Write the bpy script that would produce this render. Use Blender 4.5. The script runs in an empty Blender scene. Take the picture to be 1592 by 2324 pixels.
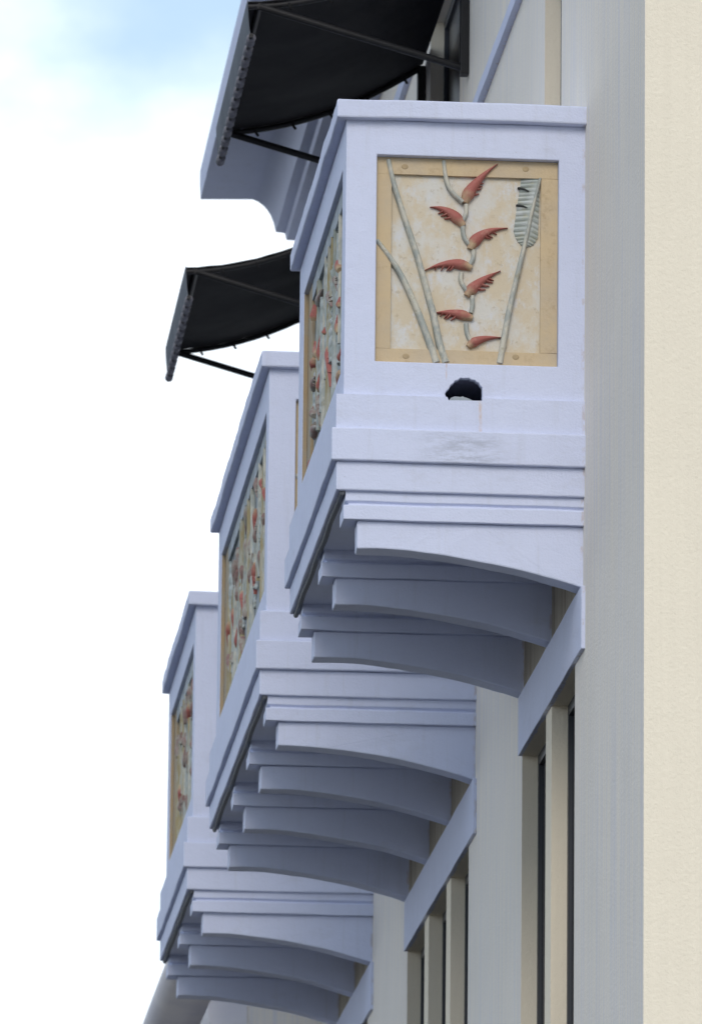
import bpy, bmesh, math, random
from mathutils import Vector, Matrix, noise

# ------------------------------------------------------------------ camera, sky, sun, exposure
scene = bpy.context.scene
EYE = 1.6                                   # eye height; shapes below are given relative to the eye
F_PX, W_PX, H_PX = 16000.0, 1592.0, 2324.0  # focal length and picture size in the units the photo was measured in
VX, VY, ROLL = -600.0, 4760.0, 0.011        # where the facade's long lines meet, and the slight roll
cy_ = Vector((VX - W_PX / 2, -(VY - H_PX / 2), -F_PX)).normalized()
cz_ = Vector((ROLL, 1.0, -((VX - W_PX / 2) * ROLL - (VY - H_PX / 2)) / (-F_PX))).normalized()
cx_ = cy_.cross(cz_)
ROT = Matrix((cx_, cy_, cz_))               # camera space -> world space


def ray(px, py):
    return ROT @ Vector((px - W_PX / 2, -(py - H_PX / 2), -F_PX))


def at_y(px, py, y):
    v = ray(px, py); return v * (y / v.y)


def at_x(px, py, x):
    v = ray(px, py); return v * (x / v.x)


cam_data = bpy.data.cameras.new('camera')
cam = bpy.data.objects.new('camera', cam_data)
scene.collection.objects.link(cam)
scene.camera = cam
m4 = ROT.to_4x4(); m4.translation = (0, 0, EYE)
cam.matrix_world = m4
cam_data.sensor_fit = 'VERTICAL'
cam_data.sensor_height = 36.0
cam_data.lens = F_PX / H_PX * 36.0
cam_data.clip_start = 0.5
cam_data.clip_end = 3000.0
cam_data.dof.use_dof = True
cam_data.dof.focus_distance = 43.6
cam_data.dof.aperture_fstop = 5.4

SUN_EL, SUN_AZ = math.radians(32), math.radians(190)   # azimuth clockwise from +Y
world = bpy.data.worlds.new('World'); scene.world = world
world.use_nodes = True
wn, wl = world.node_tree.nodes, world.node_tree.links
wn.clear()
w_out = wn.new('ShaderNodeOutputWorld')
sky = wn.new('ShaderNodeTexSky'); sky.sky_type = 'NISHITA'; sky.sun_disc = False
sky.sun_elevation = SUN_EL; sky.sun_rotation = SUN_AZ; sky.air_density = 1.3; sky.dust_density = 0.6; sky.ozone_density = 1.5
bg_sky = wn.new('ShaderNodeBackground'); bg_sky.inputs[1].default_value = 0.082
bg_cloud = wn.new('ShaderNodeBackground'); bg_cloud.inputs[0].default_value = (0.86, 0.93, 1.0, 1); bg_cloud.inputs[1].default_value = 0.80
wl.new(sky.outputs[0], bg_sky.inputs[0])
tc = wn.new('ShaderNodeTexCoord')
mp = wn.new('ShaderNodeMapping'); mp.inputs['Location'].default_value = (9.2347, 10.6135, 9.8004); mp.inputs['Scale'].default_value = (1.0, 1.0, 1.6)
wl.new(tc.outputs['Generated'], mp.inputs[0])
nz = wn.new('ShaderNodeTexNoise'); nz.inputs['Scale'].default_value = 11.0; nz.inputs['Detail'].default_value = 7; nz.inputs['Roughness'].default_value = 0.5
wl.new(mp.outputs[0], nz.inputs['Vector'])
sep = wn.new('ShaderNodeSeparateXYZ'); wl.new(tc.outputs['Generated'], sep.inputs[0])
elev = wn.new('ShaderNodeMapRange'); elev.inputs[1].default_value = 0.215; elev.inputs[2].default_value = 0.30; elev.inputs[3].default_value = 0.34; elev.inputs[4].default_value = 0.0
wl.new(sep.outputs['Z'], elev.inputs[0])            # cloud closes up towards the horizon
addn = wn.new('ShaderNodeMath'); addn.operation = 'ADD'
wl.new(nz.outputs['Fac'], addn.inputs[0]); wl.new(elev.outputs[0], addn.inputs[1])
cmask = wn.new('ShaderNodeMapRange'); cmask.interpolation_type = 'SMOOTHSTEP'
cmask.inputs[1].default_value = 0.53; cmask.inputs[2].default_value = 0.78; cmask.inputs[3].default_value = 0.16; cmask.inputs[4].default_value = 1.0
wl.new(addn.outputs[0], cmask.inputs[0])
mixw = wn.new('ShaderNodeMixShader')
wl.new(cmask.outputs[0], mixw.inputs[0]); wl.new(bg_sky.outputs[0], mixw.inputs[1]); wl.new(bg_cloud.outputs[0], mixw.inputs[2])
wl.new(mixw.outputs[0], w_out.inputs[0])

sun_data = bpy.data.lights.new('sun', 'SUN')
sun_data.energy = 0.72; sun_data.angle = math.radians(28); sun_data.color = (1.0, 0.92, 0.82)
sun = bpy.data.objects.new('sun', sun_data); scene.collection.objects.link(sun)
sdir = Vector((math.sin(SUN_AZ) * math.cos(SUN_EL), math.cos(SUN_AZ) * math.cos(SUN_EL), math.sin(SUN_EL)))
sun.rotation_euler = sdir.to_track_quat('Z', 'Y').to_euler()
sun.location = sdir * 60

scene.view_settings.view_transform = 'Standard'
scene.view_settings.look = 'None'
scene.view_settings.exposure = 0.9
scene.view_settings.gamma = 1.0
scene.view_settings.use_curve_mapping = False
scene.render.engine = 'CYCLES'
scene.cycles.use_denoising = True
scene.cycles.max_bounces = 8
random.seed(4)

# ------------------------------------------------------------------ materials
MATS = {}


class NT:
    def __init__(self, name):
        self.m = bpy.data.materials.new(name); self.m.use_nodes = True
        self.n, self.l = self.m.node_tree.nodes, self.m.node_tree.links
        self.b = self.n['Principled BSDF']
        MATS[name] = self.m
        self.pos = self.n.new('ShaderNodeNewGeometry').outputs['Position']

    def noise(self, scale=(1, 1, 1), detail=4, rough=0.55, src=None, offset=(0, 0, 0)):
        mp = self.n.new('ShaderNodeMapping'); mp.inputs['Scale'].default_value = scale; mp.inputs['Location'].default_value = offset
        self.l.new(src or self.pos, mp.inputs[0])
        t = self.n.new('ShaderNodeTexNoise'); t.inputs['Scale'].default_value = 1.0
        t.inputs['Detail'].default_value = detail; t.inputs['Roughness'].default_value = rough
        self.l.new(mp.outputs[0], t.inputs['Vector'])
        return t.outputs['Fac']

    def ramp(self, fac, a, b, lo=0.0, hi=1.0):
        r = self.n.new('ShaderNodeMapRange'); r.interpolation_type = 'SMOOTHSTEP'
        r.inputs[1].default_value = a; r.inputs[2].default_value = b; r.inputs[3].default_value = lo; r.inputs[4].default_value = hi
        self.l.new(fac, r.inputs[0]); return r.outputs[0]

    def math(self, op, a, b):
        r = self.n.new('ShaderNodeMath'); r.operation = op
        for i, v in enumerate((a, b)):
            if isinstance(v, (int, float)): r.inputs[i].default_value = v
            else: self.l.new(v, r.inputs[i])
        return r.outputs[0]

    def mix(self, fac, a, b):
        r = self.n.new('ShaderNodeMix'); r.data_type = 'RGBA'
        for s, v in ((0, fac), (6, a), (7, b)):
            if isinstance(v, (int, float)): r.inputs[s].default_value = v
            elif isinstance(v, tuple): r.inputs[s].default_value = (*v, 1)
            else: self.l.new(v, r.inputs[s])
        return r.outputs[2]

    def bump(self, h, strength, dist=0.01):
        b = self.n.new('ShaderNodeBump'); b.inputs['Strength'].default_value = strength; b.inputs['Distance'].default_value = dist
        self.l.new(h, b.inputs['Height']); self.l.new(b.outputs[0], self.b.inputs['Normal'])

    def done(self, col, rough=0.85, spec=0.25):
        if isinstance(col, tuple): self.b.inputs['Base Color'].default_value = (*col, 1)
        else: self.l.new(col, self.b.inputs['Base Color'])
        self.b.inputs['Roughness'].default_value = rough
        self.b.inputs['Specular IOR Level'].default_value = spec
        return self.m


PAINT = (0.625, 0.67, 0.835)


def painted(name, smudge=None, streaks=()):
    t = NT(name)
    blot = t.ramp(t.noise((1.3, 1.3, 1.3), 5, 0.6), 0.35, 0.75)
    col = t.mix(t.math('MULTIPLY', blot, 0.35), PAINT, tuple(c * k for c, k in zip(PAINT, (0.88, 0.88, 0.9))))
    run = t.ramp(t.noise((17, 17, 0.9), 5, 0.65), 0.52, 0.80)
    col = t.mix(t.math('MULTIPLY', run, 0.30), col, (0.47, 0.49, 0.54))
    grime = t.ramp(t.noise((3.2, 3.2, 5), 7, 0.72, offset=(9, 2, 4)), 0.52, 0.78)
    col = t.mix(t.math('MULTIPLY', grime, 0.28), col, (0.45, 0.46, 0.50))
    speck = t.ramp(t.noise((38, 38, 38), 2, 0.5), 0.74, 0.80)
    col = t.mix(t.math('MULTIPLY', speck, 0.35), col, (0.30, 0.31, 0.33))
    sx = t.n.new('ShaderNodeSeparateXYZ'); t.l.new(t.pos, sx.inputs[0])

    def window(sock, c, hw, soft):
        d = t.math('ABSOLUTE', t.math('SUBTRACT', sock, c), 0)
        return t.ramp(d, hw, hw + soft, 1, 0)
    if smudge:
        for (cx, cz, hx, hz) in smudge:
            k = t.math('MULTIPLY', window(sx.outputs[0], cx, hx * 0.35, hx), window(sx.outputs[2], cz, hz * 0.4, hz))
            g = t.ramp(t.noise((6, 6, 26), 7, 0.75, offset=(1.7, 0, 0.3)), 0.40, 0.62)
            col = t.mix(t.math('MULTIPLY', t.math('MULTIPLY', k, g), 0.52), col, (0.30, 0.32, 0.37))
    for (cx, hx, cz, hz, c, a) in streaks:
        k = t.math('MULTIPLY', window(sx.outputs[0], cx, hx * 0.3, hx), window(sx.outputs[2], cz, hz * 0.5, hz))
        g = t.ramp(t.noise((30, 30, 9), 3, 0.6), 0.3, 0.6)
        col = t.mix(t.math('MULTIPLY', t.math('MULTIPLY', k, g), a), col, c)
    j = t.math('MULTIPLY', window(sx.outputs[0], 4.909, 0.004, 0.014), t.ramp(t.noise((20, 20, 7), 4, 0.7, offset=(1, 8, 3)), 0.50, 0.62))
    col = t.mix(t.math('MULTIPLY', j, 0.4), col, (0.42, 0.30, 0.18))
    fine = t.noise((70, 70, 70), 4, 0.6)
    coarse = t.noise((6, 6, 9), 5, 0.6)
    t.bump(t.math('ADD', t.math('MULTIPLY', fine, 0.5), coarse), 0.42, 0.014)
    return t.done(col, 0.8)


painted('white_paint')
painted('white_paint_stained', smudge=[(4.16, EYE + 9.93, 0.26, 0.10)])
painted('white_paint_rust', streaks=[(4.268, 0.012, EYE + 10.14, 0.10, (0.62, 0.42, 0.24), 0.55), (4.06, 0.006, EYE + 10.45, 0.05, (0.6, 0.4, 0.24), 0.6)])


def cream(name, base, streak, stain=0.75):
    t = NT(name)
    st = t.ramp(t.noise((24, 24, 0.4), 5, 0.7), 0.38, 0.72)
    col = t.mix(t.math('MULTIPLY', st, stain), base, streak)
    bl = t.ramp(t.noise((0.7, 0.7, 0.5), 4, 0.6), 0.35, 0.75)
    col = t.mix(t.math('MULTIPLY', bl, 0.3), col, tuple(c * 0.84 for c in base))
    g = t.ramp(t.noise((90, 90, 90), 2, 0.5), 0.60, 0.75)
    col = t.mix(t.math('MULTIPLY', g, 0.12), col, tuple(c * 0.6 for c in base))
    t.bump(t.math('ADD', t.noise((45, 45, 45), 4, 0.6), t.math('MULTIPLY', t.noise((3, 3, 3), 3, 0.5), 1.2)), 0.4, 0.012)
    return t.done(col, 0.85)


cream('cream_stucco', (0.86, 0.795, 0.69), (0.66, 0.66, 0.72))  # weathered streaks, their lilac cast also painting in blue sky light
cream('plain_stucco', (0.87, 0.79, 0.635), (0.72, 0.65, 0.52), 0.16)  # warmer copy of the same cream, light on reveals and end wall painted in
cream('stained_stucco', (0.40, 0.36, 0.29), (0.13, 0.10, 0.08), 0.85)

t = NT('panel_wash')
a = t.ramp(t.noise((4.5, 4.5, 3.2), 8, 0.72, offset=(2, 1, 0)), 0.42, 0.60)
col = t.mix(a, (0.60, 0.52, 0.39), (0.62, 0.605, 0.56))
b_ = t.ramp(t.noise((12, 12, 7), 8, 0.75, offset=(0, 4, 2)), 0.52, 0.66)
col = t.mix(t.math('MULTIPLY', b_, 0.7), col, (0.62, 0.64, 0.68))
col = t.mix(t.math('MULTIPLY', t.ramp(t.noise((30, 30, 30), 3), 0.6, 0.72), 0.35), col, (0.34, 0.26, 0.16))
t.bump(t.noise((30, 30, 30), 5, 0.6), 0.5, 0.008); t.done(col, 0.8)

t = NT('frame_wash')
a = t.ramp(t.noise((3, 3, 3), 6, 0.65, offset=(5, 0, 1)), 0.35, 0.7)
col = t.mix(a, (0.58, 0.455, 0.285), (0.52, 0.43, 0.31))
col = t.mix(t.math('MULTIPLY', t.ramp(t.noise((8, 8, 8), 8, 0.75, offset=(3, 3, 3)), 0.50, 0.70), 0.65), col, (0.40, 0.29, 0.17))
t.bump(t.noise((30, 30, 30), 5, 0.6), 0.5, 0.008); t.done(col, 0.8)

t = NT('grey_wash')
a = t.ramp(t.noise((5, 5, 2), 6, 0.65), 0.35, 0.65)
col = t.mix(a, (0.30, 0.34, 0.36), (0.46, 0.50, 0.55))
col = t.mix(t.math('MULTIPLY', t.ramp(t.noise((8, 8, 3), 6, 0.7, offset=(3, 1, 3)), 0.55, 0.72), 0.6), col, (0.46, 0.39, 0.22))
t.bump(t.noise((30, 30, 30), 5, 0.6), 0.5, 0.008); t.done(col, 0.8)

t = NT('stem_wash')
a = t.ramp(t.noise((14, 14, 8), 7, 0.7), 0.42, 0.60)
col = t.mix(a, (0.36, 0.385, 0.36), (0.55, 0.53, 0.45))
col = t.mix(t.math('MULTIPLY', t.ramp(t.noise((16, 16, 16), 5, 0.7, offset=(3, 1, 3)), 0.55, 0.7), 0.6), col, (0.30, 0.27, 0.17))
t.bump(t.noise((30, 30, 30), 5, 0.6), 0.4, 0.006); t.done(col, 0.75)

t = NT('leaf_wash')
a = t.ramp(t.noise((7, 7, 14), 5, 0.6), 0.4, 0.66)
col = t.mix(a, (0.36, 0.40, 0.38), (0.52, 0.55, 0.55))
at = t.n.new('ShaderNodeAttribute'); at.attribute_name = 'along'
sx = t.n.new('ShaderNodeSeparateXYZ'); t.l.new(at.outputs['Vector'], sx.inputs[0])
col = t.mix(t.math('MULTIPLY', sx.outputs[0], 0.75), col, (0.20, 0.22, 0.18))  # groove shade mixed into the leaf colour
col = t.mix(t.math('MULTIPLY', t.ramp(t.noise((10, 10, 10), 5, 0.7, offset=(3, 1, 3)), 0.5, 0.7), 0.5), col, (0.46, 0.42, 0.26))
t.bump(t.noise((30, 30, 30), 5, 0.6), 0.4, 0.006); t.done(col, 0.75)

t = NT('bract_paint')
at = t.n.new('ShaderNodeAttribute'); at.attribute_name = 'along'
sx = t.n.new('ShaderNodeSeparateXYZ'); t.l.new(at.outputs['Vector'], sx.inputs[0])
nn = t.math('ADD', sx.outputs[0], t.math('MULTIPLY', t.math('SUBTRACT', t.noise((14, 14, 14), 4), 0.5), 0.7))
k = t.ramp(nn, -0.05, 0.3)
col = t.mix(k, (0.46, 0.35, 0.22), (0.37, 0.125, 0.105))
col = t.mix(t.math('MULTIPLY', t.ramp(t.noise((22, 22, 22), 5, 0.7, offset=(7, 1, 3)), 0.5, 0.72), 0.6), col, (0.47, 0.27, 0.22))
col = t.mix(t.math('MULTIPLY', t.ramp(t.noise((26, 26, 12), 6, 0.75, offset=(2, 6, 3)), 0.55, 0.68), 0.5), col, (0.17, 0.07, 0.06))
t.bump(t.noise((40, 40, 40), 4, 0.6), 0.3, 0.005); t.done(col, 0.65)

t = NT('bract_faded')
col = t.mix(t.ramp(t.noise((10, 10, 10), 6, 0.7), 0.38, 0.62), (0.25, 0.15, 0.135), (0.34, 0.33, 0.29))
t.bump(t.noise((40, 40, 40), 4, 0.6), 0.3, 0.005); t.done(col, 0.7)
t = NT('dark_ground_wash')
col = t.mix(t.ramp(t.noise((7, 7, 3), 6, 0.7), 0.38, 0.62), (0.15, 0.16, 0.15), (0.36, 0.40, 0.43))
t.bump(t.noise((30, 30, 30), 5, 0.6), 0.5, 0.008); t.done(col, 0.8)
t = NT('ochre_board')
col = t.mix(t.ramp(t.noise((5, 5, 5), 6, 0.65), 0.35, 0.7), (0.38, 0.29, 0.18), (0.35, 0.31, 0.24))
t.bump(t.noise((30, 30, 30), 5, 0.6), 0.5, 0.008); t.done(col, 0.8)
t = NT('ochre_stem')
col = t.mix(t.ramp(t.noise((9, 9, 4), 5, 0.6), 0.4, 0.66), (0.34, 0.28, 0.15), (0.42, 0.42, 0.36))
t.bump(t.noise((30, 30, 30), 5, 0.6), 0.4, 0.006); t.done(col, 0.75)
t = NT('dark_wash'); t.done((0.07, 0.075, 0.075), 0.8)
t = NT('bolt_stain'); t.done(t.mix(t.noise((30, 30, 30)), (0.32, 0.25, 0.16), (0.50, 0.38, 0.22)), 0.8)
t = NT('black_canvas')
col = t.mix(t.ramp(t.noise((2, 2, 2), 4), 0.3, 0.7), (0.012, 0.012, 0.014), (0.024, 0.023, 0.024))
t.bump(t.noise((3, 1.2, 3), 3), 0.5, 0.03); t.done(col, 0.8, 0.2)
t = NT('lit_valance_canvas')  # the black canvas again, greyed to carry the light on its outer face
col = t.mix(t.ramp(t.noise((2, 2, 2), 4), 0.3, 0.7), (0.075, 0.09, 0.11), (0.11, 0.125, 0.15))
t.bump(t.noise((6, 3, 6), 3), 0.5, 0.02); t.done(col, 0.75, 0.2)
t = NT('lacing_rope'); t.done(t.mix(t.noise((20, 20, 20)), (0.10, 0.10, 0.12), (0.22, 0.22, 0.25)), 0.7)
t = NT('dark_pipe'); t.done(t.mix(t.noise((8, 8, 8)), (0.010, 0.010, 0.012), (0.022, 0.021, 0.021)), 0.5, 0.3)
t = NT('dark_frame'); t.done((0.045, 0.05, 0.06), 0.4, 0.4)
t = NT('window_glass'); t.done((0.02, 0.022, 0.028), 0.25, 0.15)
t = NT('shaded_bead'); t.done((0.17, 0.18, 0.20), 0.7)  # bead coloured dark to stand for the shade below the band
t = NT('mortar'); t.done(t.mix(t.noise((30, 30, 30)), (0.26, 0.30, 0.32), (0.36, 0.40, 0.43)), 0.9)
t = NT('asphalt'); t.done(t.mix(t.noise((3, 3, 3), 6), (0.035, 0.036, 0.038), (0.058, 0.058, 0.058)), 0.9)
t = NT('paving'); t.done(t.mix(t.noise((2, 2, 2), 6), (0.10, 0.10, 0.10), (0.15, 0.15, 0.15)), 0.9)
t = NT('terrace_paint')
t.bump(t.noise((6, 6, 6), 4), 0.3, 0.01); t.done(t.mix(t.ramp(t.noise((1.5, 1.5, 1.5), 4), 0.3, 0.7), (0.68, 0.66, 0.70), (0.78, 0.75, 0.76)), 0.8)


# ------------------------------------------------------------------ mesh helpers
class MB:
    def __init__(self):
        self.v, self.f, self.a = [], [], {}

    def add(self, vs, fs):
        o = len(self.v); self.v += [Vector(p) for p in vs]; self.f += [tuple(i + o for i in q) for q in fs]; return o

    def box(self, x0, x1, y0, y1, z0, z1):
        self.add([(x0, y0, z0), (x1, y0, z0), (x1, y1, z0), (x0, y1, z0), (x0, y0, z1), (x1, y0, z1), (x1, y1, z1), (x0, y1, z1)],
                 [(0, 3, 2, 1), (4, 5, 6, 7), (0, 1, 5, 4), (1, 2, 6, 5), (2, 3, 7, 6), (3, 0, 4, 7)])
        return self

    def wavy_box(self, x0, x1, y0, y1, z0, z1, amp, seed, step=0.12, fix_x1=True):
        """a box with trowelled, slightly uneven edges"""
        nx, ny = max(2, int((x1 - x0) / step)), max(2, int((y1 - y0) / step))
        idx = {}

        def vert(i, j, k):
            if (i, j, k) not in idx:
                p = Vector((x0 + (x1 - x0) * i / nx, y0 + (y1 - y0) * j / ny, (z0, z1)[k]))
                q = Vector((p.x * 2.2, p.y * 2.2, p.z * 0.7 + seed * 7.3))
                d = noise.noise_vector(q) * amp + noise.noise_vector(q * 3.1) * amp * 0.35
                if fix_x1 and i == nx: d.x = 0
                idx[(i, j, k)] = len(self.v); self.v.append(p + d)
            return idx[(i, j, k)]
        for i in range(nx):
            for j in range(ny):
                self.f.append((vert(i, j, 0), vert(i, j + 1, 0), vert(i + 1, j + 1, 0), vert(i + 1, j, 0)))
                self.f.append((vert(i, j, 1), vert(i + 1, j, 1), vert(i + 1, j + 1, 1), vert(i, j + 1, 1)))
        for i in range(nx):
            self.f.append((vert(i, 0, 0), vert(i + 1, 0, 0), vert(i + 1, 0, 1), vert(i, 0, 1)))
            self.f.append((vert(i + 1, ny, 0), vert(i, ny, 0), vert(i, ny, 1), vert(i + 1, ny, 1)))
        for j in range(ny):
            self.f.append((vert(0, j + 1, 0), vert(0, j, 0), vert(0, j, 1), vert(0, j + 1, 1)))
            self.f.append((vert(nx, j, 0), vert(nx, j + 1, 0), vert(nx, j + 1, 1), vert(nx, j, 1)))
        return self

    def prism_y(self, prof, y0, y1, ny=1):
        """profile in x,z swept along y (closed)"""
        n = len(prof)
        o = len(self.v)
        for j in range(ny + 1):
            y = y0 + (y1 - y0) * j / ny
            self.v += [Vector((x, y, z)) for x, z in prof]
        for j in range(ny):
            for i in range(n):
                k = (i + 1) % n
                self.f.append((o + j * n + i, o + j * n + k, o + (j + 1) * n + k, o + (j + 1) * n + i))
        self.f.append(tuple(o + i for i in range(n))[::-1])
        self.f.append(tuple(o + ny * n + i for i in range(n)))
        return self

    def tube(self, pts, r, seg=10, caps=True):
        pts = [Vector(p) for p in pts]
        rings = []
        for i, p in enumerate(pts):
            d = (pts[min(i + 1, len(pts) - 1)] - pts[max(i - 1, 0)]).normalized()
            u = d.cross(Vector((0, 0, 1)))
            if u.length < 1e-3: u = d.cross(Vector((1, 0, 0)))
            u.normalize(); w = d.cross(u)
            rr = r[i] if isinstance(r, (list, tuple)) else r
            rings.append([len(self.v) + k for k in range(seg)])
            self.v += [p + (u * math.cos(2 * math.pi * k / seg) + w * math.sin(2 * math.pi * k / seg)) * rr for k in range(seg)]
        for a, b in zip(rings, rings[1:]):
            for k in range(seg):
                self.f.append((a[k], a[(k + 1) % seg], b[(k + 1) % seg], b[k]))
        if caps: self.f.append(tuple(rings[0][::-1])); self.f.append(tuple(rings[-1]))
        return self

    def ribbon(self, place, spine, widths, heights, seg=8, base=0.0, lift=0.0):
        """raised half-round strip lying on a panel; place(u, v, n) gives the point"""
        spine = [Vector(p) for p in spine]
        rows = []
        N = len(spine)
        for i, p in enumerate(spine):
            d = (spine[min(i + 1, N - 1)] - spine[max(i - 1, 0)]).normalized()
            s = Vector((-d.y, d.x))
            row = []
            for k in range(seg + 1):
                a = math.pi * k / seg
                q = p + s * (math.cos(a) * widths[i] / 2)
                row.append(len(self.v)); self.v.append(Vector(place(q.x, q.y, base + lift * i / (N - 1) + math.sin(a) * heights[i])))
                self.a[row[-1]] = i / (N - 1)
            q0, q1 = p + s * widths[i] / 2, p - s * widths[i] / 2
            for q in (q1, q0):
                row.append(len(self.v)); self.v.append(Vector(place(q.x, q.y, -0.004))); self.a[row[-1]] = i / (N - 1)
            rows.append(row)
        for a, b in zip(rows, rows[1:]):
            n = len(a)
            for k in range(n):
                self.f.append((a[k], a[(k + 1) % n], b[(k + 1) % n], b[k]))
        self.f.append(tuple(rows[0][::-1])); self.f.append(tuple(rows[-1]))
        return self


def resample(pts, n):
    pts = [Vector(p) for p in pts]
    out = []
    m = len(pts) - 1
    for i in range(n + 1):
        t = i / n * m; k = min(int(t), m - 1); u = t - k
        p0, p1, p2, p3 = pts[max(k - 1, 0)], pts[k], pts[k + 1], pts[min(k + 2, m)]
        out.append(0.5 * ((2 * p1) + (p2 - p0) * u + (2 * p0 - 5 * p1 + 4 * p2 - p3) * u * u + (3 * p1 - p0 - 3 * p2 + p3) * u ** 3))
    return out


def lerp(a, b, t): return a + (b - a) * t


ORIGIN = {}


def register(o, world_loc, parent):
    scene.collection.objects.link(o)
    ORIGIN[o] = Vector(world_loc)
    if parent is not None:
        o.parent = parent; o.location = ORIGIN[o] - ORIGIN[parent]
    else:
        o.location = ORIGIN[o]
    return o


def build(mb, name, mat, parent=None, smooth=False, bevel=0.0, label=None):
    lo = [min(p[i] for p in mb.v) for i in range(3)]; hi = [max(p[i] for p in mb.v) for i in range(3)]
    org = Vector(((lo[0] + hi[0]) / 2, (lo[1] + hi[1]) / 2, lo[2]))
    me = bpy.data.meshes.new(name)
    me.from_pydata([tuple(p - org) for p in mb.v], [], mb.f)
    bm = bmesh.new(); bm.from_mesh(me)
    bmesh.ops.recalc_face_normals(bm, faces=bm.faces)
    bm.to_mesh(me); bm.free()
    if mb.a:
        at = me.color_attributes.new('along', 'FLOAT_COLOR', 'POINT')
        for i in range(len(me.vertices)):
            v = mb.a.get(i, 1.0); at.data[i].color = (v, v, v, 1)
    me.materials.append(MATS[mat])
    if smooth:
        me.shade_smooth()
        if smooth == 'angle':
            me.set_sharp_from_angle(angle=math.radians(40))
    o = bpy.data.objects.new(name, me)
    register(o, org + Vector((0, 0, EYE)), parent)
    if bevel:
        b = o.modifiers.new('edge', 'BEVEL'); b.width = bevel; b.segments = 2; b.limit_method = 'ANGLE'; b.angle_limit = math.radians(50)
    if label: o['label'] = label
    return o


def empty(name, loc, label, cat, group=None):
    o = bpy.data.objects.new(name, None); o.empty_display_size = 0.3
    register(o, Vector(loc) + Vector((0, 0, EYE)), None)
    o['label'] = label; o['category'] = cat
    if group: o['group'] = group
    return o


def twin(o, name, parent, shift):
    c = o.copy(); c.name = name
    return register(c, ORIGIN[o] + Vector(shift), parent)


def copy_tree(o, shift, parent=None):
    c = o.copy()
    register(c, ORIGIN[o] + Vector(shift), parent)
    for ch in list(o.children): copy_tree(ch, shift, c)
    return c


def carve(o, cutters):
    """cut openings into a mesh object for good"""
    cs = []
    for mb in cutters:
        c = build(mb, 'cutter', 'mortar'); cs.append(c)
        m = o.modifiers.new('cut', 'BOOLEAN'); m.object = c; m.operation = 'DIFFERENCE'; m.solver = 'EXACT'
    bpy.context.view_layer.update()
    dg = bpy.context.evaluated_depsgraph_get()
    me = bpy.data.meshes.new_from_object(o.evaluated_get(dg))
    old = o.data; o.modifiers.clear(); o.data = me; bpy.data.meshes.remove(old)
    for c in cs:
        ORIGIN.pop(c); d = c.data; bpy.data.objects.remove(c); bpy.data.meshes.remove(d)


# ------------------------------------------------------------------ ground
def structure(o): o['kind'] = 'structure'; return o


gm = MB(); gm.add([(-900, -900, -EYE), (900, -900, -EYE), (900, 900, -EYE), (-900, 900, -EYE)], [(0, 1, 2, 3)])
structure(build(gm, 'street_ground', 'asphalt'))
structure(build(MB().box(1.9, 40.0, -40.0, 140.0, -EYE - 0.05, -EYE + 0.13), 'pavement', 'paving', bevel=0.02))

# ------------------------------------------------------------------ building
XW = 4.915                    # facade plane
Y0, Y1 = 39.1, 62.0           # near corner, far corner
ZTOP = 17.06
PITCH = 1.675
BAYS = [(42.0, 2), (48.5, 3), (56.72, 2)]
building = empty('building', (9.0, 50.5, -EYE + 0.13), 'cream stucco building with three white balconies carried on curved brackets', 'building')

# facade wall with its openings
openings = []
for (by, n) in BAYS:
    o0, o1 = by + 0.51, by + 0.5 + n * PITCH - 0.33
    openings.append((o0, o1, 5.4, 8.70))
    openings.append((o0, o1, 0.4, 3.6))
    mid = by + (n * PITCH + 0.48) / 2
    openings.append((mid - 0.51, mid + 0.46, 10.9, 13.75))
    openings.append((mid - 1.17, mid + 1.17, 14.10, 15.80))
ys = sorted({Y0, Y1, *[o[0] for o in openings], *[o[1] for o in openings]})
zs = sorted({-EYE, ZTOP, *[o[2] for o in openings], *[o[3] for o in openings]})
wall = MB()
DEEP = 0.30


def is_open(y, z): return any(o[0] < y < o[1] and o[2] < z < o[3] for o in openings)


for ya, yb in zip(ys, ys[1:]):
    for za, zb in zip(zs, zs[1:]):
        if not is_open((ya + yb) / 2, (za + zb) / 2):
            wall.add([(XW, ya, za), (XW, ya, zb), (XW, yb, zb), (XW, yb, za)], [(0, 1, 2, 3)])
for (a, b, c, d) in openings:
    X2 = XW + DEEP
    rv = MB()
    rv.add([(XW, a, c), (X2, a, c), (X2, a, d), (XW, a, d)], [(0, 1, 2, 3)])
    rv.add([(XW, b, c), (X2, b, c), (X2, b, d), (XW, b, d)], [(0, 1, 2, 3)])
    rv.add([(XW, a, c), (X2, a, c), (X2, b, c), (XW, b, c)], [(0, 1, 2, 3)])
    rv.add([(XW, a, d), (X2, a, d), (X2, b, d), (XW, b, d)], [(0, 1, 2, 3)])
    rv.add([(X2, a, c), (X2, b, c), (X2, b, d), (X2, a, d)], [(0, 1, 2, 3)])
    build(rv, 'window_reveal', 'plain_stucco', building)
XB = 19.0
end = MB(); end.add([(XW, Y0, -EYE), (XB, Y0, -EYE), (XB, Y0, ZTOP), (XW, Y0, ZTOP)], [(0, 1, 2, 3)])
build(end, 'end_wall', 'plain_stucco', building)
wall.add([(XW, Y1, -EYE), (XB, Y1, -EYE), (XB, Y1, ZTOP), (XW, Y1, ZTOP)], [(0, 1, 2, 3)])
wall.add([(XB, Y0, -EYE), (XB, Y1, -EYE), (XB, Y1, ZTOP), (XB, Y0, ZTOP)], [(0, 1, 2, 3)])
wall.add([(XW, Y0, ZTOP), (XB, Y0, ZTOP), (XB, Y1, ZTOP), (XW, Y1, ZTOP)], [(0, 1, 2, 3)])
build(wall, 'wall', 'cream_stucco', building)

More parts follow.
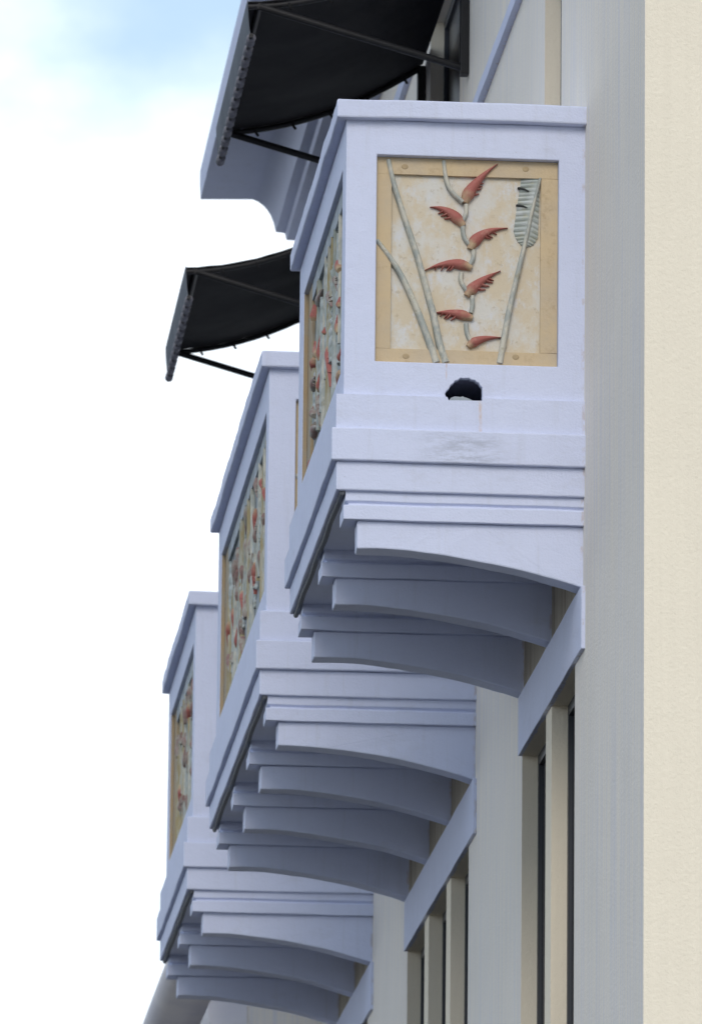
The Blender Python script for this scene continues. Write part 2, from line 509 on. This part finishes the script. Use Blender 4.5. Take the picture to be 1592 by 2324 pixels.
# string courses on the facade
for (za, zb) in ((13.98, 14.085), (15.81, 15.95)):
    build(MB().wavy_box(XW - 0.047, XW + 0.02, Y0 + 0.9, Y1 - 0.05, za, zb, 0.004, za), 'string_course', 'white_paint', building, bevel=0.006)

# roof cornice: soffit, cove and two small steps
prof = [(3.712, 17.06), (3.720, 16.93), (4.195, 16.945), (4.245, 16.925), (4.293, 16.89), (4.33, 16.85), (4.362, 16.80), (4.39, 16.73), (4.411, 16.645),
        (4.494, 16.636), (4.510, 16.572), (4.60, 16.57), (4.66, 16.50), (XW, 16.49), (XW, 17.2), (3.712, 17.2)]
build(MB().prism_y(prof, Y0 - 0.8, Y1, 30), 'cornice', 'white_paint', building, smooth='angle')

# windows: one for each opening between the piers
panes = []
for (by, n) in BAYS:
    o0, o1 = by + 0.51, by + 0.5 + n * PITCH - 0.33
    cuts = [o0]
    for k in range(n - 1):
        ma = by + 0.5 + PITCH * (k + 1) - 0.37
        cuts += [ma, ma + 0.33]
    cuts.append(o1)
    panes += [(a, b, 5.4, 8.70) for a, b in zip(cuts[0::2], cuts[1::2])]
panes += [o for o in openings if o[3] != 8.70]
for (a, b, c, d) in panes:
    xg = XW + 0.104
    fr = MB()
    fr.box(xg, xg + 0.06, a, a + 0.06, c, d); fr.box(xg, xg + 0.06, b - 0.06, b, c, d)
    fr.box(xg, xg + 0.06, a + 0.06, b - 0.06, d - 0.07, d); fr.box(xg, xg + 0.06, a + 0.06, b - 0.06, c, c + 0.07)
    w = build(fr, 'window', 'dark_frame', building)
    build(MB().box(xg + 0.025, xg + 0.035, a + 0.06, b - 0.06, c + 0.07, d - 0.07), 'pane', 'window_glass', w)
for (by, n) in BAYS:
    for k in range(n - 1):
        ma = by + 0.5 + PITCH * (k + 1) - 0.37
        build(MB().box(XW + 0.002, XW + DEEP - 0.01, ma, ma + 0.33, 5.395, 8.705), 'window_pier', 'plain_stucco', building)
    o1 = by + 0.5 + n * PITCH - 0.33
    build(MB().wavy_box(XW - 0.026, XW + 0.012, by - 0.02, o1 + 0.03, 8.70, 9.095, 0.003, by), 'lintel', 'white_paint', building, bevel=0.005)
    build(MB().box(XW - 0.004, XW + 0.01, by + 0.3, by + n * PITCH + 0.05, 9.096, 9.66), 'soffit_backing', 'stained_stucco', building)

# balconies
ARC = [(3.522, 9.312), (3.66, 9.313), (3.797, 9.309), (3.93, 9.297), (4.06, 9.283), (4.17, 9.268), (4.276, 9.252), (4.40, 9.231), (4.53, 9.206), (4.62, 9.184), (4.718, 9.158), (4.82, 9.130), (XW + 0.005, 9.098)]
HOLE = [(4.052, 10.296), (4.071, 10.249), (4.28, 10.252), (4.283, 10.30), (4.281, 10.345), (4.268, 10.358), (4.262, 10.372), (4.247, 10.379), (4.235, 10.391), (4.214, 10.393), (4.20, 10.402),
        (4.165, 10.399), (4.145, 10.401), (4.132, 10.388), (4.113, 10.382), (4.102, 10.365), (4.085, 10.352), (4.077, 10.33), (4.062, 10.318)]
balconies = []
BL = ['nearest balcony, white stucco box with a half-round hole in its side', 'middle balcony, the longest, on four curved brackets', 'farthest balcony, partly hidden behind the middle one']
for bi, (by, n) in enumerate(BAYS):
    L = n * PITCH + 0.48
    body = MB().box(3.425, XW + 0.01, by + 0.07, by + L - 0.05, 9.662, 12.036)
    bal = build(body, 'balcony', 'white_paint_rust' if bi == 0 else 'white_paint', building, label=BL[bi])
    balconies.append(bal)
    cut = [MB().box(3.617, 4.752, by - 0.3, by + 0.20, 10.492, 11.815), MB().box(3.0, 3.495, by + 0.32, by + L - 0.40, 10.475, 11.775)]
    hole = MB().prism_y(HOLE, by - 0.3, by + 0.4)
    if bi == 0: cut += [hole, MB().box(3.56, 4.86, by + 0.125, by + 2.2, 9.9, 10.46)]
    carve(bal, cut)
    bv = bal.modifiers.new('edge', 'BEVEL'); bv.width = 0.006; bv.segments = 2; bv.limit_method = 'ANGLE'; bv.angle_limit = math.radians(50)
    build(MB().wavy_box(3.36, XW + 0.01, by, by + L, 12.034, 12.152, 0.008, by), 'cap', 'white_paint', bal, bevel=0.012)
    led = build(MB().wavy_box(3.377, XW + 0.01, by + 0.035, by + L - 0.03, 10.05, 10.268, 0.003, by + 1), 'upper_ledge', 'white_paint_rust' if bi == 0 else 'white_paint', bal)
    if bi == 0: carve(led, [MB().prism_y(HOLE, by - 0.3, by + 1.1)])
    bv = led.modifiers.new('edge', 'BEVEL'); bv.width = 0.008; bv.segments = 2; bv.limit_method = 'ANGLE'; bv.angle_limit = math.radians(50)
    build(MB().wavy_box(3.352, XW + 0.01, by, by + L, 9.845, 10.05, 0.005, by + 2), 'lower_ledge', 'white_paint_stained' if bi == 0 else 'white_paint', bal, bevel=0.009)
    build(MB().wavy_box(3.384, XW + 0.01, by + 0.04, by + L - 0.035, 9.664, 9.846, 0.004, by + 3), 'band', 'white_paint', bal, bevel=0.009)
    bead = [(3.424 + 0.003 * math.sin(k * 0.9), by + 0.07 + (L - 0.13) * k / 24, 9.656 + 0.002 * math.sin(k * 1.3)) for k in range(25)]
    build(MB().tube(bead, 0.018), 'drip_bead', 'shaded_bead', bal, smooth=True)
    for k in range(n + 1):
        yb = by + 0.10 + k * PITCH
        arc = resample([Vector(p) for p in ARC], 40)
        top = [Vector((lerp(XW + 0.005, 3.522, q / 20), 9.487)) for q in range(21)]
        m = MB(); ring = arc + top
        for jy in range(4):
            for p in ring:
                y = yb + 0.195 * jy / 3
                d = noise.noise_vector(Vector((p.x * 3.1, y * 3.1, p.y * 2 + 40))) * 0.005 + noise.noise_vector(Vector((p.x * 11, y * 11, p.y * 9))) * 0.002
                if p.x > XW - 0.01: d = Vector((0, d.y, 0))
                m.v.append(Vector((p.x, y, p.y)) + d)
        nr = len(ring)
        for jy in range(3):
            for q in range(nr):
                m.f.append((jy * nr + q, jy * nr + (q + 1) % nr, (jy + 1) * nr + (q + 1) % nr, (jy + 1) * nr + q))
        m.f.append(tuple(range(nr))[::-1]); m.f.append(tuple(3 * nr + q for q in range(nr)))
        build(m, 'bracket', 'white_paint', bal, bevel=0.009)
        m = MB(); o = []; NXS = 24
        sec = [(0.012, 9.664), (0.012, 9.605), (0.032, 9.592), (0.032, 9.583), (0.0, 9.574), (0.0, 9.486)]   # inset, height
        for (q, z) in sec:
            loop = [(lerp(3.433 + q, XW + 0.005, i / NXS), yb - 0.04 + q) for i in range(NXS + 1)] + [(lerp(XW + 0.005, 3.433 + q, i / NXS), yb + 0.235 - q) for i in range(NXS + 1)]
            ids = []
            for (x, y) in loop:
                d = noise.noise_vector(Vector((x * 2.7, y * 2.7, z * 6))) * 0.005
                if x > XW - 0.01: d.x = 0
                ids.append(len(m.v)); m.v.append(Vector((x, y, z)) + d)
            o.append(ids)
        for a, b in zip(o, o[1:]):
            for q in range(len(a)): m.f.append((a[q], a[(q + 1) % len(a)], b[(q + 1) % len(a)], b[q]))
        m.f.append(tuple(o[0])); m.f.append(tuple(o[-1][::-1]))
        build(m, 'bracket_moulding', 'white_paint', bal, bevel=0.006)
    if bi == 0:
        lump = MB()
        base = [(4.075, 10.251), (4.225, 10.252), (4.21, 10.262), (4.185, 10.272), (4.165, 10.276), (4.16, 10.283), (4.15, 10.276), (4.11, 10.279), (4.085, 10.268)]
        lump.prism_y(base, by + 0.05, by + 0.12)
        build(lump, 'mortar_lump', 'mortar', bal, bevel=0.003)


# ------------------------------------------------------------------ relief panels
def z2(x, y): return (1300 + x * 0.69095) / 1.7625, (350 + y * 0.6911) / 1.7625


def bract(place, base, mid, tip, width, height, teeth, side, seg=14, lift=0.0, up=0.0):
    """boat-shaped flower bract, fat at the stem and drawn out to a point, with small teeth along one edge"""
    m = MB()
    b, c, e = Vector(base), Vector(mid), Vector(tip)
    sp = [(1 - t) ** 2 * b + 2 * t * (1 - t) * c + t * t * e for t in [i / seg for i in range(seg + 1)]]
    prof = [max(0.035, (0.52 + 1.9 * t) if t < 0.24 else 0.98 * (1 - ((t - 0.24) / 0.76)) ** 1.05 * (1 + 0.25 * (t - 0.24))) for t in [i / seg for i in range(seg + 1)]]
    m.ribbon(place, sp, [width * p for p in prof], [height * (0.25 + 0.75 * p) for p in prof], 8, up, lift)
    for (t0, ln) in teeth:
        i = int(t0 * seg); d = (sp[i + 1] - sp[i - 1]).normalized(); s = Vector((-d.y, d.x)) * side
        p = sp[i] + s * width * prof[i] * 0.38
        q = p + s * ln * 0.8 + d * ln * 0.75
        k = len(m.v)
        m.ribbon(place, [p, p.lerp(q, 0.5) + d * ln * -0.08, q], [ln * 0.40, ln * 0.34, ln * 0.06], [height * 0.6, height * 0.45, height * 0.1], 5, up)
        for j in range(k, len(m.v)): m.a[j] = 0.8
    return m


def leaf(place, mid, half_l, half_r, ribs, height, notch=0.0, seed=0):
    """flat leaf blade with a ribbed surface; mid is its centre line, half_l/half_r the half widths along it"""
    m = MB(); rnd = random.Random(seed)
    n, w = len(mid), 10
    for i in range(n):
        d = (mid[min(i + 1, n - 1)] - mid[max(i - 1, 0)]).normalized(); s = Vector((-d.y, d.x))
        for k in range(w + 1):
            u = k / w * 2 - 1
            hw = half_l[i] if u < 0 else half_r[i]
            if notch and abs(u) == 1: hw *= 1 - notch * (i % 2)
            p = mid[i] - s * (-u) * hw - d * abs(u) * hw * 0.25
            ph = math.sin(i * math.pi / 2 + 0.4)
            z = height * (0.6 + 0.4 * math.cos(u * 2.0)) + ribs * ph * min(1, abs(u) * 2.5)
            m.a[len(m.v)] = max(0.0, -ph) ** 2 * min(1, abs(u) * 2)  # rib valleys get the darker tone, painted shade in the grooves
            m.v.append(Vector(place(p.x, p.y, z)))
    for i in range(n - 1):
        for k in range(w):
            a = i * (w + 1) + k
            m.f.append((a, a + 1, a + w + 2, a + w + 1))
    rim = [i * (w + 1) for i in range(n)] + [(n - 1) * (w + 1) + k for k in range(1, w + 1)] + [i * (w + 1) + w for i in range(n - 2, -1, -1)] + list(range(w - 1, 0, -1))
    o = len(m.v)
    nrm = Vector(place(0, 0, 0)) - Vector(place(0, 0, height + 0.02))
    for r_ in rim:
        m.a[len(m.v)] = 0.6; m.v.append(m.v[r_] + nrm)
    for i in range(len(rim)):
        j = (i + 1) % len(rim); m.f.append((rim[i], rim[j], o + j, o + i))
    return m


YB = 42.150       # back board of the side panel


def side_place(u, v, n): return (u, YB - n, v)


def s2(x, y):
    p = at_y(*z2(x, y), YB - 0.02); return Vector((p.x, p.z))


panel = empty('relief_panel', (4.18, 42.17, 10.492), 'square side panel with red zigzag heliconia flower, above the half-round hole', 'relief panel', 'heliconia relief panels')
build(MB().wavy_box(3.622, 4.747, YB, YB + 0.03, 10.497, 11.810, 0.002, 3, fix_x1=False), 'back_board', 'panel_wash', panel)
fo = [s2(305, 412), s2(1350, 428), s2(1334, 1602), s2(292, 1585)]
x0, x1, za, zb = 3.6185, 4.7505, 10.4935, 11.8135
ix0, ix1, iza, izb = s2(390, 0).x, s2(1248, 0).x, s2(700, 1522).y, s2(700, 512).y
for (xa, xb, z0_, z1_) in ((x0, x1, izb, zb), (x0, x1, za, iza), (x0, ix0, iza + 0.0015, izb - 0.0015), (ix1, x1, iza + 0.0015, izb - 0.0015)):
    build(MB().wavy_box(xa, xb, YB - 0.026, YB + 0.02, z0_, z1_, 0.0022, xa + z0_, 0.1, fix_x1=False), 'frame_board', 'frame_wash', panel, bevel=0.0012)
for (x, y) in ((460, 460), (1158, 475), (465, 1557), (1100, 1562)):
    p = s2(x, y)
    m = MB(); ring = []
    for rr, nn_ in ((0.018, 0.0255), (0.016, 0.0285), (0.006, 0.0275)):
        ring.append([len(m.v) + k for k in range(14)])
        m.v += [Vector(side_place(p.x + rr * 1.25 * math.cos(k * math.tau / 14), p.y + rr * math.sin(k * math.tau / 14), nn_)) for k in range(14)]
    for a, b in zip(ring, ring[1:]):
        for k in range(14): m.f.append((a[k], a[(k + 1) % 14], b[(k + 1) % 14], b[k]))
    m.f.append(tuple(ring[-1]))
    build(m, 'bolt_plug', 'bolt_stain', panel, smooth=True)
PXM = 0.69095 / 1.7625 * 42.13 / F_PX        # metres per zoom pixel on the panel


def stem(pts, w0, w1, h, base=0.0, n=22, place=None, parent=None, name='stem', mat='stem_wash', conv=None):
    sp = resample([conv(*p) if conv else p for p in pts], n)
    m = MB(); ws = [lerp(w0, w1, i / n) for i in range(n + 1)]
    m.ribbon(place or side_place, sp, ws, [h * (0.8 + 0.2 * w / max(w0, w1)) for w in ws], 8, base)
    return build(m, name, mat, parent or panel, smooth='angle')


stem([(365, 420), (400, 570), (470, 790), (540, 1000), (600, 1220), (625, 1310), (660, 1480), (697, 1592)], 30 * PXM, 46 * PXM, 0.030, 0.020, conv=s2)
stem([(297, 885), (370, 980), (440, 1090), (520, 1260), (590, 1440), (642, 1592)], 28 * PXM, 46 * PXM, 0.030, 0.018, conv=s2)
stem([(685, 425), (694, 505), (722, 590), (795, 665)], 26 * PXM, 30 * PXM, 0.026, 0.018, conv=s2, n=14)
for seg in ([(815, 675), (814, 730), (790, 780)], [(795, 800), (806, 870), (850, 925)], [(858, 940), (855, 990), (832, 1030)], [(788, 1072), (786, 1120), (822, 1182)],
            [(850, 1205), (852, 1260), (842, 1305)], [(815, 1365), (822, 1425), (848, 1475)]):
    stem(seg, 30 * PXM, 26 * PXM, 0.024, 0.010, conv=s2, n=8, name='flower_stalk')
stem([(1008, 1598), (1062, 1300), (1122, 1040), (1160, 880), (1200, 700), (1243, 528)], 40 * PXM, 16 * PXM, 0.028, 0.020, conv=s2)
LN = 64
mid = resample([s2(1163, 918), s2(1172, 870), s2(1188, 780), s2(1206, 680), s2(1222, 600), s2(1236, 527)], LN)
hr = [PXM * (4 + (92 - 10 * i / LN) * min(1, (i / LN) * 3.2) ** 0.75 + 28 * max(0, i / LN - 0.35)) for i in range(LN + 1)]
hl = [PXM * max(7, (70 * min(1, (i / LN) * 3.6) ** 0.8) * (1 - 0.92 * max(0, i / LN - 0.12) / 0.88)) for i in range(LN + 1)]
build(leaf(side_place, mid, hl, hr, 0.005, 0.020, 0.0), 'leaf', 'leaf_wash', panel, smooth='angle')
for (x, y, x2_, y2_) in ((1112, 580, 1178, 602), (1103, 680, 1168, 697)):
    build(MB().ribbon(side_place, resample([s2(x, y), s2((x + x2_) / 2, (y + y2_) / 2 - 4), s2(x2_, y2_)], 6), [.004, .012, .013, .013, .011, .008, .002], [.012] * 7, 5, 0.020), 'leaf_split', 'dark_wash', panel, smooth='angle')
BR = [((806, 668), (835, 560), (994, 447), 80, [(0.34, 34), (0.46, 30), (0.56, 26), (0.64, 22)], -1),
      ((800, 800), (720, 690), (606, 690), 72, [(0.38, 36), (0.52, 34), (0.66, 28)], 1),
      ((838, 935), (880, 820), (1056, 812), 76, [(0.5, 36), (0.6, 34), (0.72, 26)], -1),
      ((846, 1045), (730, 985), (576, 1056), 68, [(0.45, 34), (0.57, 32), (0.69, 28), (0.8, 20)], 1),
      ((818, 1205), (870, 1120), (1014, 1060), 74, [(0.42, 44), (0.54, 44), (0.66, 40), (0.78, 30)], -1),
      ((852, 1335), (740, 1290), (630, 1303), 66, [(0.45, 34), (0.58, 36), (0.7, 30), (0.8, 20)], 1),
      ((826, 1500), (880, 1440), (1022, 1446), 62, [], -1)]
for (b, c, e, w, teeth, sd) in BR:
    build(bract(side_place, s2(*b), s2(*c), s2(*e), w * PXM, 0.040, [(t, l * PXM) for t, l in teeth], sd, 14, 0.026 if b[1] == 668 else 0.0, 0.012), 'flower_bract', 'bract_paint', panel, smooth='angle')

SIDE_LABEL = ['narrow strip of the heliconia relief panel on the side of the middle balcony', 'barely visible edge of the relief panel on the side of the farthest balcony']
for (by, n), lab in zip(BAYS[1:], SIDE_LABEL):
    c = copy_tree(panel, (0, by - 42.0, 0)); c['label'] = lab

# long panels on the balcony fronts
FX = 3.480
FRONT_LABEL = ['long front panel crowded with red heliconia bracts on the nearest balcony',
               'long front panel of grey leaves and red bracts on the middle balcony',
               'blurred front panel of grey leaves and red bracts on the farthest balcony']


def z4(x, y): return (1150 + x * 0.40872) / 1.7625, (1050 + y * 0.40878) / 1.7625


for bi, (by, n) in enumerate(BAYS):
    L = n * PITCH + 0.48
    ya, yb = by + 0.325, by + L - 0.405
    root = empty('relief_panel', (FX, (ya + yb) / 2, 10.475), FRONT_LABEL[bi], 'relief panel', 'heliconia relief panels')
    rnd = random.Random(11 + bi)
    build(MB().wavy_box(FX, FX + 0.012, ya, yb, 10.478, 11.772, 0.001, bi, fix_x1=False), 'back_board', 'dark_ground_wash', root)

    def fplace(u, v, nrm): return (FX - nrm, u, v)
    for (p, q, c, d, mt) in ((yb - 0.31, yb - 0.002, 10.478, 11.772, 'ochre_board'), (ya + 0.002, ya + 0.10, 10.478, 11.772, 'frame_wash'),
                             (ya + 0.102, yb - 0.292, 11.65, 11.772, 'grey_wash'), (ya + 0.102, yb - 0.292, 10.478, 10.56, 'frame_wash')):
        build(MB().wavy_box(FX - 0.022, FX + 0.008, p, q, c, d, 0.002, p, 0.12, fix_x1=False), 'frame_board', mt, root, bevel=0.004)
    build(MB().wavy_box(3.429, FX - 0.024, yb - 0.012, yb + 0.002, 10.482, 11.768, 0.0015, by + 9, 0.1, fix_x1=False), 'frame_board', 'ochre_board', root)
    u0, u1 = ya + 0.16, yb - 0.34
    # tall blades and canes behind the flowers
    nb = int((u1 - u0) / 0.30)
    for k in range(nb):
        u = u0 + (u1 - u0) * (k + 0.5 + rnd.uniform(-0.3, 0.3)) / nb
        lo, hi = rnd.uniform(10.57, 10.9), rnd.uniform(11.25, 11.64)
        mid = resample([Vector((u + rnd.uniform(-.12, .12), lo)), Vector((u + rnd.uniform(-.05, .05), (lo + hi) / 2)), Vector((u + rnd.uniform(-.14, .14), hi))], 36)
        hw = [rnd.uniform(0.95, 1.03) * 0.105 * math.sin(math.pi * (0.05 + 0.92 * i / 36)) ** 0.7 for i in range(37)]
        build(leaf(fplace, mid, hw, hw, 0.005, 0.014 + 0.016 * rnd.random(), 0.10, k), 'leaf', 'leaf_wash', root, smooth='angle')
    nc = int((u1 - u0) / 0.24)
    for k in range(nc):
        u = u0 + (u1 - u0) * (k + rnd.uniform(0.1, 0.9)) / nc
        lo, hi = rnd.choice((10.55, 10.55, 10.8)), rnd.choice((11.66, 11.66, 11.3))
        stem([Vector((u, lo)), Vector((u + rnd.uniform(-.06, .06), 11.0)), Vector((u + rnd.uniform(-.16, .16), hi))], 0.050, 0.028, 0.028, 0.004, 12, fplace, root, 'stem', rnd.choice(('stem_wash', 'ochre_stem', 'ochre_stem', 'leaf_wash')))
    # hanging and upright bracts
    marks = []
    if bi == 0:
        for (b, e) in (((290, 960), (300, 680)), ((262, 900), (238, 770)), ((368, 840), (386, 1215)), ((278, 1310), (286, 1600)), ((222, 1240), (252, 1110)), ((285, 1260), (298, 1040)),
                       ((486, 440), (482, 335)), ((380, 300), (400, 430)), ((472, 695), (460, 510)), ((490, 945), (508, 820)), ((492, 1070), (460, 1252)), ((226, 570), (230, 410)),
                       ((270, 405), (316, 258)), ((226, 1500), (214, 1420)), ((216, 1690), (260, 1612)), ((196, 2020), (228, 1935)), ((446, 155), (460, 280)), ((480, 78), (452, -20)),
                       ((228, 940), (216, 1080)), ((345, 705), (350, 620))):
            pb, pe = at_x(*z4(*b), FX - 0.04), at_x(*z4(*e), FX - 0.04)
            marks.append((Vector((pb.y, pb.z)), Vector((pe.y, pe.z))))
    else:
        cols = int((u1 - u0) / 0.44)
        for k in range(cols):
            u = u0 + (u1 - u0) * (k + 0.5) / cols + rnd.uniform(-.08, .08)
            z = rnd.uniform(11.45, 11.62)
            sgn = rnd.choice((-1, 1))
            while z > 10.62:
                ln = rnd.uniform(0.12, 0.22)
                if rnd.random() < 0.62:
                    marks.append((Vector((u, z)), Vector((u + sgn * rnd.uniform(.03, .14), z + rnd.choice((-1, -1, 1)) * ln))))
                sgn = -sgn; z -= rnd.uniform(0.15, 0.26)
    for (b, e) in marks:
        b.x = min(max(b.x, u0 - .02), u1 + .05); e.x = min(max(e.x, u0 - .06), u1 + .1)
        d = e - b; s = Vector((-d.y, d.x)) * rnd.uniform(-0.18, 0.18)
        w = min(0.085, 0.045 + d.length * 0.15)
        build(bract(fplace, b, b.lerp(e, 0.5) + s, e, w, 0.036, [(0.4, .026), (0.55, .026), (0.7, .018)], rnd.choice((-1, 1)), 10, 0.0, 0.016), 'flower_bract', 'bract_faded' if rnd.random() < (0.3, 0.68, 0.88)[bi] else 'bract_paint', root, smooth='angle')


# ------------------------------------------------------------------ awnings
def make_awning(ya, yb, xf, label):
    zf, xw = 15.0, XW
    root = empty('awning', (XW, (ya + yb) / 2, 14.5), label, 'awning', 'black canvas awnings over the upper windows')
    NX, NY = 16, 20
    m = MB()

    def zc(x, j):
        sag = 0.012 * math.sin(math.pi * j / NY * 5) * math.sin(math.pi * (x - xf) / (xw - xf))
        return zf + 0.05 * (x - xf) + 0.20 * (x - xf) ** 2 + sag
    for layer in (0, 1):
        for j in range(NY + 1):
            for i in range(NX + 1):
                x = xf + (xw - 0.02 - xf) * i / NX
                edge = 0.012 * math.sin(i * 2.4) if j in (0, NY) else 0
                m.v.append(Vector((x, ya + (yb - ya) * j / NY + edge, zc(x, j) - 0.008 * layer)))
    q = (NX + 1) * (NY + 1)
    for j in range(NY):
        for i in range(NX):
            a = j * (NX + 1) + i
            m.f.append((a, a + 1, a + NX + 2, a + NX + 1)); m.f.append((q + a, q + a + NX + 1, q + a + NX + 2, q + a + 1))
    rim = list(range(NX + 1)) + [j * (NX + 1) + NX for j in range(1, NY + 1)] + [NY * (NX + 1) + i for i in range(NX - 1, -1, -1)] + [j * (NX + 1) for j in range(NY - 1, 0, -1)]
    for i in range(len(rim)):
        j = (i + 1) % len(rim); m.f.append((rim[i], rim[j], q + rim[j], q + rim[i]))
    build(m, 'canopy', 'black_canvas', root, smooth='angle')
    # hanging front flap with its hem pipe and lacing
    m = MB()
    NZ = 6
    for layer in (0, 1):
        for j in range(NY + 1):
            for k in range(NZ + 1):
                t = k / NZ
                m.v.append(Vector((xf - 0.006 + 0.022 * t * t + 0.006 * math.sin(j * 1.7) * t + 0.005 * layer, ya + (yb - ya) * j / NY, zf + 0.012 - 0.27 * t)))
    q = (NZ + 1) * (NY + 1)
    for j in range(NY):
        for k in range(NZ):
            a = j * (NZ + 1) + k
            m.f.append((a, a + 1, a + NZ + 2, a + NZ + 1)); m.f.append((q + a, q + a + NZ + 1, q + a + NZ + 2, q + a + 1))
    rim = list(range(NZ + 1)) + [j * (NZ + 1) + NZ for j in range(1, NY + 1)] + [NY * (NZ + 1) + k for k in range(NZ - 1, -1, -1)] + [j * (NZ + 1) for j in range(NY - 1, 0, -1)]
    for i in range(len(rim)):
        j = (i + 1) % len(rim); m.f.append((rim[i], rim[j], q + rim[j], q + rim[i]))
    build(m, 'valance', 'lit_valance_canvas', root, smooth='angle')
    hx, hz = xf + 0.024, zf - 0.268
    build(MB().tube([(hx, ya - 0.04, hz), (hx, yb + 0.04, hz)], 0.017), 'hem_pipe', 'dark_pipe', root, smooth='angle')
    nl = int((yb - ya) / 0.25)
    first = None
    for k in range(nl):
        y = ya + 0.09 + (yb - ya - 0.18) * k / (nl - 1)
        if first is None:
            first = build(MB().tube([(hx, y - 0.075, hz + .006), (hx + .004, y - 0.06, hz), (hx, y, hz - .004), (hx + .004, y + 0.06, hz), (hx, y + 0.075, hz + .006)], [0.022, 0.036, 0.033, 0.036, 0.022], 10), 'lacing_loop', 'lacing_rope', root, smooth='angle')
            yf = y
        else:
            twin(first, 'lacing_loop', root, (0, y - yf, 0))
    bx, bz = xf + 0.085, zf - 0.03
    build(MB().tube([(bx, ya, bz), (bx, yb, bz)], 0.022), 'front_bar', 'dark_pipe', root, smooth='angle')
    for y in (ya + 0.02, yb - 0.02):
        build(MB().tube([(bx, y, bz), (XW - 0.04, y, 14.555)], 0.027), 'strut', 'dark_pipe', root, smooth='angle')
        build(MB().tube([(xf + (xw - 0.05 - xf) * i / 12, y, zc(xf + (xw - 0.05 - xf) * i / 12, 0) - 0.035) for i in range(13)], 0.022), 'rafter', 'dark_pipe', root, smooth='angle')
        build(MB().box(XW - 0.065, XW - 0.003, y - 0.05, y + 0.05, 14.50, zc(XW - 0.05, 0) - 0.02), 'wall_post', 'dark_pipe', root, bevel=0.006)
        for i in range(5):
            x = xf + 0.3 + i * 0.29
            build(MB().tube([(x, y - 0.018, zc(x, 0) - 0.03), (x + 0.006, y - 0.012, zc(x, 0) - 0.062), (x + 0.022, y + 0.01, zc(x, 0) - 0.075)], 0.012, 6), 'lacing_hook', 'dark_pipe', root, smooth='angle')
    return root


make_awning(49.40, 52.85, 3.290, 'large black canvas awning over the upper window above the middle balcony')
make_awning(57.10, 59.95, 3.316, 'smaller black canvas awning seen against white sky above the farthest balcony')

# ------------------------------------------------------------------ lower building beyond
nb = empty('neighbouring_building', (9.0, 75.0, -EYE + 0.13), 'low pale building with rounded cornice just beyond the farthest balcony', 'building')
build(MB().box(4.2, 18.0, 62.02, 92.0, -EYE, 9.75), 'wall', 'cream_stucco', nb)
prof = [(4.25, 9.2)] + [(4.2 - 0.30 * math.sin(k * math.pi / 10), 9.46 - 0.26 * math.cos(k * math.pi / 10)) for k in range(11)]
prof += [(3.78 - 0.0 * k, 9.73) for k in range(1)] + [(3.70 - 0.16 * math.sin(k * math.pi / 10), 9.92 - 0.16 * math.cos(k * math.pi / 10)) for k in range(11)] + [(4.25, 10.08)]
build(MB().prism_y(prof, 62.008, 92.0, 4), 'cornice', 'terrace_paint', nb, smooth='angle')
